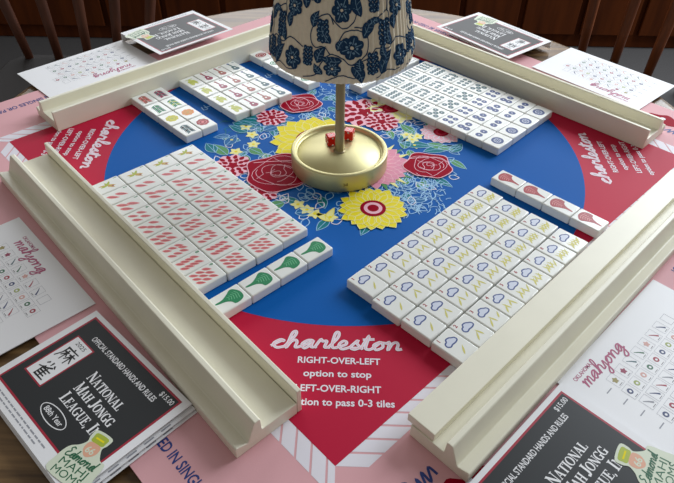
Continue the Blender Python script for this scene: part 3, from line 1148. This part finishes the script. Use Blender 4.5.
def cbud(c, R, seed):                         # tall thistle-like head built of scales
    R *= .84
    for r_ in range(5):
        for k in range(3):
            x = (k - 1) * R * .42 * (1 - abs(r_ - 2) * .12)
            cdisc((c[0] + x, c[1] + (r_ - 2) * R * .42 + (abs(k - 1)) * R * .1), R * .22, M_SHBLUE, .0004 + .00003 * r_, R * .24)
            cdisc((c[0] + x, c[1] + (r_ - 2) * R * .42 + R * .05), R * .07, M_SHMID, .0009)


PER = 2 * pi * RM
for rep in range(4):
    s0 = -.033 + rep * PER / 4
    S = lambda s, h: (s0 + s, h)
    # one repeat is about 100 mm wide; vine, then blooms, buds and leaves
    cflower(S(.0420, .0330), .0125, .3)
    cbud(S(.0170, .0455), .0108, 1)
    cbud(S(.0720, .0420), .0125, 2)
    cbud(S(.0600, .0170), .0110, 3)
    cflower(S(.0260, .0150), .0085, 1.0)
    cbud(S(.0045, .0230), .0095, 4)
    cflower(S(.0330, .0640), .0105, .1, 1.25)
    cbud(S(.0630, .0700), .0115, 5)
    cflower(S(.0880, .0620), .0105, .5)
    cflower(S(.0900, .0180), .0105, .9, 1.2)
    cflower(S(.0100, .0760), .0100, .7)
    cflower(S(.0480, .0930), .0105, .2)
    cbud(S(.0780, .0960), .0100, 6)
    cbud(S(.0200, .1030), .0100, 6)
    for (x, h, a, L, w) in ((.0500, .0580, 100, .020, .0045), (.0240, .0360, 118, .016, .0042), (.0340, .0220, 172, .016, .0040), (.0420, .0170, -62, .017, .0045),
                            (.0130, .0185, 65, .014, .0042), (.0520, .0400, 48, .019, .0045), (.0680, .0060, 62, .020, .0045), (.0790, .0300, 98, .015, .0040),
                            (.0300, .0300, 60, .010, .0030), (.0830, .0430, 75, .014, .0036), (.0560, .0500, 15, .012, .0032), (.0180, .0090, 130, .010, .0032),
                            (.0730, .0200, 100, .012, .0034), (.0500, .0120, 95, .010, .0040), (.0080, .0480, 70, .013, .0036), (.0000, .0620, 75, .016, .0040),
                            (.0440, .0790, 60, .016, .0040), (.0700, .0820, 100, .016, .0040), (.0200, .0880, 45, .015, .0040), (.0900, .0840, 110, .015, .0040), (.0330, .1080, 70, .014, .0040)):
        cleaf(S(x, h), radians(a), L * 1.18, w * 1.1, M_SHBLUE)
    for pts in ([(.0000, .0030), (.0120, .0080), (.0160, .0180), (.0240, .0270), (.0340, .0240), (.0420, .0180), (.0560, .0230), (.0640, .0300), (.0760, .0280), (.0860, .0350), (.1000, .0300)],
                [(.0240, .0270), (.0180, .0330), (.0100, .0320), (.0060, .0420), (.0120, .0560), (.0220, .0600), (.0260, .0520)],
                [(.0420, .0180), (.0540, .0260), (.0560, .0400), (.0480, .0470), (.0360, .0460), (.0300, .0360)],
                [(.0220, .0600), (.0340, .0490), (.0440, .0550), (.0460, .0680), (.0360, .0760)],
                [(.0440, .0500), (.0560, .0490), (.0640, .0540), (.0760, .0600), (.0780, .0500)],
                [(.0640, .0030), (.0740, .0090), (.0840, .0060), (.0920, .0080)],
                [(.0200, .0020), (.0330, .0090), (.0440, .0060), (.0520, .0090)],
                [(.0760, .0600), (.0760, .0740), (.0680, .0820), (.0560, .0820), (.0420, .0800), (.0280, .0860), (.0160, .0880), (.0020, .0860)],
                [(.0560, .0820), (.0620, .0940), (.0700, .1050), (.0840, .1080)], [(.0160, .0880), (.0300, .0980), (.0360, .1100)]):
        cline([S(*p) for p in smoothline(pts, 6)], .0010, M_SHBLUE)
mb.build('shade', lamp)
mb = MB()                                     # spider that carries the shade
for k in range(3):
    a = k * 2 * pi / 3 + .4
    mb.tube([(.004 * cos(a), .004 * sin(a), .207), (.0565 * cos(a), .0565 * sin(a), .207)], .0012, M_BRASSD, 8)
mb.build('shade_carrier', lamp)


# dice on the lamp base
def die(x, y, rz, label):
    s = .0112
    bm = bmesh.new()
    bmesh.ops.create_cube(bm, size=s)
    bmesh.ops.bevel(bm, geom=list(bm.edges), offset=.0014, segments=3, profile=.5, affect='EDGES')
    me = bpy.data.meshes.new('die')
    bm.to_mesh(me)
    bm.free()
    me.materials.append(M_DICE)
    o = bpy.data.objects.new('die', me)
    COL.objects.link(o)
    o.location = (x, y, Z0 + .0012 + .0184 + s / 2 + .0003)
    o.rotation_euler = (0, 0, rz)
    tag(o, label, 'die', 'dice on the lamp base')
    mb = MB()
    faces = [((0, 0, 1), 1), ((0, -1, 0), 2), ((1, 0, 0), 3), ((0, 1, 0), 5), ((-1, 0, 0), 4)]
    pos = {1: [(0, 0)], 2: [(-.5, -.5), (.5, .5)], 3: [(-.5, -.5), (0, 0), (.5, .5)], 4: [(a, b) for a in (-.5, .5) for b in (-.5, .5)]}
    pos[5] = pos[4] + [(0, 0)]
    for nrm, k in faces:
        nv = Vector(nrm)
        u = nv.orthogonal().normalized()
        v = nv.cross(u)
        for a, b in pos[k]:
            c = nv * (s / 2 + .00004) + u * a * s * .55 + v * b * s * .55
            mb.add([tuple(c + (u * cos(i * pi / 6) + v * sin(i * pi / 6)) * .0011) for i in range(12)], [list(range(12))], M_PAPER)
    mb.build('pips', o)


die(-.0155, -.0470, .35, 'translucent red die at the left of the brass lamp pole')
die(.0048, -.0345, -.25, 'translucent red die at the right of the brass lamp pole')


# ------------------------------------------------------------------ picture cards
IC = {k: mat('icon_' + k, c, .6) for k, c in dict(olive=(158, 146, 92), plum=(152, 66, 92), green=(74, 116, 92), teal=(84, 112, 120), pink=(214, 168, 160), red=(164, 66, 80), navy=(70, 80, 118), lime=(160, 172, 104)).items()}
ICON = [IC[k] for k in ('olive', 'plum', 'teal', 'green', 'pink', 'red', 'navy')]
ICON2 = [IC[k] for k in ('navy', 'lime', 'pink', 'green', 'red', 'navy', 'lime', 'pink', 'green', 'red')]


def picture_card(label, corner, ang, w, d, x0, tx, z=.0006):
    """corner: top left corner in reading direction; x along the writing, y down from the top edge is negative"""
    o = tag(bpy.data.objects.new('picture_card', None), label, 'card', 'tile picture cards')
    mb = MB()
    mb.prism([(0, 0), (w, 0), (w, -d), (0, -d)], 0, .0007, M_PAPER)
    T = I0
    zz = .0007 + 4e-5
    text(mb, T, 'OKLAHOMA', tx, -.0105, .0034, zz, M_MAUVE, .024, 'L', .02)
    script(mb, T, 'mahjong', tx + .002, -.0200, .0062, .0013, zz, M_MAUVE, width=.058)

    def cell(x, y, m, kind):
        mb.ribbon([(x - .0044, y - .0056), (x + .0044, y - .0056), (x + .0044, y + .0056), (x - .0044, y + .0056)], .0003, zz, M_GREY, True)
        if kind == 0:
            mb.poly(circ((x, y + .0006), .0025, 12), zz + 1e-5, m)
            mb.poly(circ((x, y + .0004), .0011, 8), zz + 3e-5, M_PAPER)
        elif kind == 1:
            mb.ribbon([(x - .0028, y + .003), (x + .0004, y), (x + .0028, y - .003)], [.0006, .0011, .0017], zz + 1e-5, m)
        else:
            for q in range(5):
                mb.poly(leafpoly((x, y), q * 2 * pi / 5 + .3, .0030, .0011), zz + 1e-5, m)
        mb.ribbon([(x - .002, y - .0046), (x + .002, y - .0046)], .0004, zz, M_INK)
    for i in range(8):
        if i < 7:
            cell(x0 + i * .0131, -.0305, ICON[i], (2, 2, 1, 1, 2, 1, 1)[i])
        else:
            mb.ribbon([(x0 + i * .0131 + a, -.0305 + b) for a, b in ((-.004, -.005), (.004, -.005), (.004, .005), (-.004, .005))], .0004, zz, M_GREY, True)
    for i in range(10):
        cell(x0 - .001 + i * .0110, -.0437, ICON2[i], 0)
    for i in range(9):
        cell(x0 + i * .0108, -.0571, (M_GREY, IC['navy'], IC['red'])[i % 3], 1)
    for i in range(9):
        cell(x0 - .001 + i * .0112, -.0715, (IC['navy'], IC['red'], IC['green'])[i % 3], 0)
    for i in range(9):
        cell(x0 - .001 + i * .0112, -.0850, (IC['pink'], IC['teal'], M_GREY)[i % 3], 1)
    for r, y in enumerate((-.0305, -.0437, -.0571, -.0715, -.0850)):
        mb.ribbon([(x0 - .016, y - .0015), (x0 - .009, y - .0015)], .0009, zz, M_GREY)
    me = mb.mesh('picture_card')
    bpy.data.objects.remove(o)
    o = bpy.data.objects.new('picture_card', me)
    COL.objects.link(o)
    o.location = (corner[0], corner[1], Z0 + z)
    o.rotation_euler = (0, 0, ang)
    tag(o, label, 'card', 'tile picture cards')
    return o


def corner_from(right_top, ang, w):
    return (right_top[0] - w * cos(ang), right_top[1] - w * sin(ang))


picture_card('white card of tile pictures beside the left rack', (-.3265, -.1655), radians(-45.4), .161, .107, .0350, .033)
a = radians(44.4)
picture_card('white card of tile pictures beside the right rack, largest in view', corner_from((.2830, -.2372), a, .1648), a, .1648, .112, .0348, .0112)
a = radians(-133.6)                             # the far left one reads towards the back left
picture_card('white card of tile pictures on the back left edge of the table', (-.2716, .1978), a, .1640, .100, .0350, .033)
a = radians(132.6)
picture_card('white card of tile pictures on the back right edge of the table', (.3825, .0785), a, .1650, .103, .0350, .020)


# ------------------------------------------------------------------ rules booklets
def booklet(label, corner, ang, w=.1322, d=.098, zc=.0062, inset=0):
    t = thing('rules_booklet', label, 'booklet', (corner[0], corner[1], Z0 + .0004), ang, 'rules booklets')
    mb = MB()
    mb.prism([(0, 0), (w, 0), (w, -d), (0, -d)], zc - .0006, zc, M_PAPER)
    z1 = zc + 5e-5
    z2, z3 = z1 + 5e-5, z1 + 1e-4
    mx, my, mb_ = .0062, .0040, .0112
    T = I0
    mb.poly([(mx, -my), (w - mx, -my), (w - mx, -d + mb_), (mx, -d + mb_)], z1, M_BORD)
    b = .0017
    mb.poly([(mx + b, -my - b), (w - mx - b, -my - b), (w - mx - b, -d + mb_ + b), (mx + b, -d + mb_ + b)], z2, M_CHAR)
    text(mb, T, 'OFFICIAL STANDARD HANDS AND RULES', .0255, -.0195, .0047, z3, M_PAPER, .0845, 'L', .015)
    text(mb, T, '$15.00', w - mx - .0035, -.0120, .0042, z3, M_PAPER, .0145, 'R', .01)
    # white panel with a red rim
    mb.poly([(.0140, -.0240), (.0385, -.0240), (.0385, -.0695), (.0140, -.0695)], z3, M_BORD)
    z4 = z3 + 5e-5
    mb.poly([(.0152, -.0252), (.0373, -.0252), (.0373, -.0683), (.0152, -.0683)], z4, M_PAPER)
    z5 = z4 + 5e-5
    text(mb, T, '2025', .0262, -.0305, .0034, z5, M_INK, .0120, 'C', .0)
    g1 = [[(.5, 1), (.56, .9)], [(.1, .85), (.5, .86), (.92, .88)], [(.17, .85), (.15, .45), (.0, .05)], [(.2, .6), (.5, .63)], [(.37, .76), (.36, .08)], [(.36, .6), (.2, .3)], [(.38, .58), (.52, .38)],
          [(.55, .62), (.96, .65)], [(.74, .78), (.73, .05)], [(.72, .6), (.52, .25)], [(.75, .58), (.99, .25)]]
    g2 = [[(.5, 1.02), (.5, .78)], [(.3, .93), (.2, .78)], [(.68, .93), (.82, .80)], [(.74, .78), (.45, .58), (.05, .42)], [(.3, .58), (.3, -.02)], [(.38, .64), (.28, .48)], [(.3, .49), (.88, .52)],
          [(.3, .34), (.8, .36)], [(.3, .19), (.8, .20)], [(.26, .02), (.94, .04)], [(.57, .52), (.56, .03)], [(.54, .66), (.6, .56)]]
    for g, y in ((g1, -.0480), (g2, -.0660)):
        for ln in g:
            n = len(ln)
            mb.ribbon([(.0178 + p[0] * .0170, y + p[1] * .0148) for p in ln], [.0016 - .0007 * i / (n - 1) for i in range(n)], z5, M_INK)
    serif(mb, T, 'NATIONAL', .0560, -.0415, .0088, z3, M_PAPER, .0425)
    serif(mb, T, 'MAH JONGG', .0575, -.0530, .0088, z3, M_PAPER, .0480)
    serif(mb, T, 'LEAGUE, INC.', .0575, -.0645, .0088, z3, M_PAPER, .0560)
    mb.ribbon(circ((.0690, -.0745), .0150, 36, .0056), .0007, z3, M_PAPER, True)
    text(mb, T, '88th Year', .0690, -.0764, .0042, z3, M_PAPER, .0225, 'C', .01)
    for i, L in enumerate((.072, .060)):
        r = random.Random(i)
        x = .016
        while x < .016 + L:
            l = r.uniform(.002, .006)
            mb.ribbon([(x, -d + .0072 - i * .0032), (x + l, -d + .0072 - i * .0032)], .0010, z1, M_GREY)
            x += l + .0010
    mb.build('cover', t)
    for k, (dx, dy, z) in enumerate(((.0032, -.0010, zc - .0030), (.0050, -.0020, .0010))):
        mb = MB()
        mb.prism([(inset, -inset), (w + dx - 1.3 * inset, -inset), (w + dx - 1.3 * inset, -d + dy), (inset, -d + dy)], z - .0005, z, M_PAPER)
        for j in range(0 if inset else 5):
            mb.ribbon([(w + dx - .0022, -.02 - j * .014), (w + dx - .0022, -.028 - j * .014)], .0012, z + 4e-5, M_GREY)
        mb.build('inner_page', t)
    mb = MB()
    mb.box((w / 2, -d + .0003, zc / 2 - .0003), (w, .0006, zc - .0008), M_PAPER)
    mb.build('spine', t)
    # the jar-shaped sticker on the lower right corner
    mb = MB()
    zs = zc + .00035
    S = xf((.1140, -.0770), radians(13), .92)
    jar = [(-.0075, .0225), (.0075, .0225), (.0085, .0165), (.0070, .0120), (.0125, .0050), (.0180, .0040), (.0195, -.0060), (.0175, -.0190), (-.0160, -.0190), (-.0185, -.0080), (-.0165, .0020), (-.0105, .0070), (-.0075, .0120), (-.0090, .0165)]
    P = smoothline(jar, 4, True)
    mb.poly([S(p) for p in P], zs, M_STICK)
    mb.poly([S(p) for p in smoothline([(-.0055, .0208), (.0055, .0208), (.0062, .0168), (.0050, .0135), (-.0050, .0135), (-.0062, .0168)], 3, True)], zs + 3e-5, M_TLIME)
    mb.ribbon([S((-.004, .0172)), S((.004, .0172))], .0012, zs + 6e-5, M_YEL)
    mb.poly([S(p) for p in smoothline([(-.0055, .0125), (0, .0135), (.0055, .0125), (.0062, .0070), (.0030, .0030), (0, .0018), (-.0030, .0030), (-.0062, .0070)], 3, True)], zs + 3e-5, M_ORANGE)
    text(mb, S, '66', 0, .0048, .0052, zs + 6e-5, M_STICK, .0075, 'C', .02)
    script(mb, S, 'Edmond', -.0150, -.0040, .0038, .0009, zs + 4e-5, M_DGREEN, width=.0290)
    text(mb, S, 'MAHJ', 0, -.0112, .0058, zs + 4e-5, M_DGREEN, .0265, 'C', .0)
    text(mb, S, 'MOMS', 0, -.0180, .0056, zs + 4e-5, M_DGREEN, .0270, 'C', .0)
    mb.build('sticker', t)
    return t


booklet('dark rules booklet with a white jar sticker, lying by the left rack', (-.2074, -.2932), radians(-42.3))
a = radians(44.9)
booklet('dark rules booklet with a jar sticker, cut off by the bottom right of view', corner_from((.1660, -.3572), a, .1322), a)
a = radians(-133.4)
booklet('dark rules booklet lying behind the back left rack', (-.1745, .2850), a, zc=.0140, d=.106, inset=.022)
a = radians(129.5)
booklet('dark rules booklet lying behind the back right rack', (.2360, .2030), a, w=.146, zc=.0115, d=.100, inset=.014)
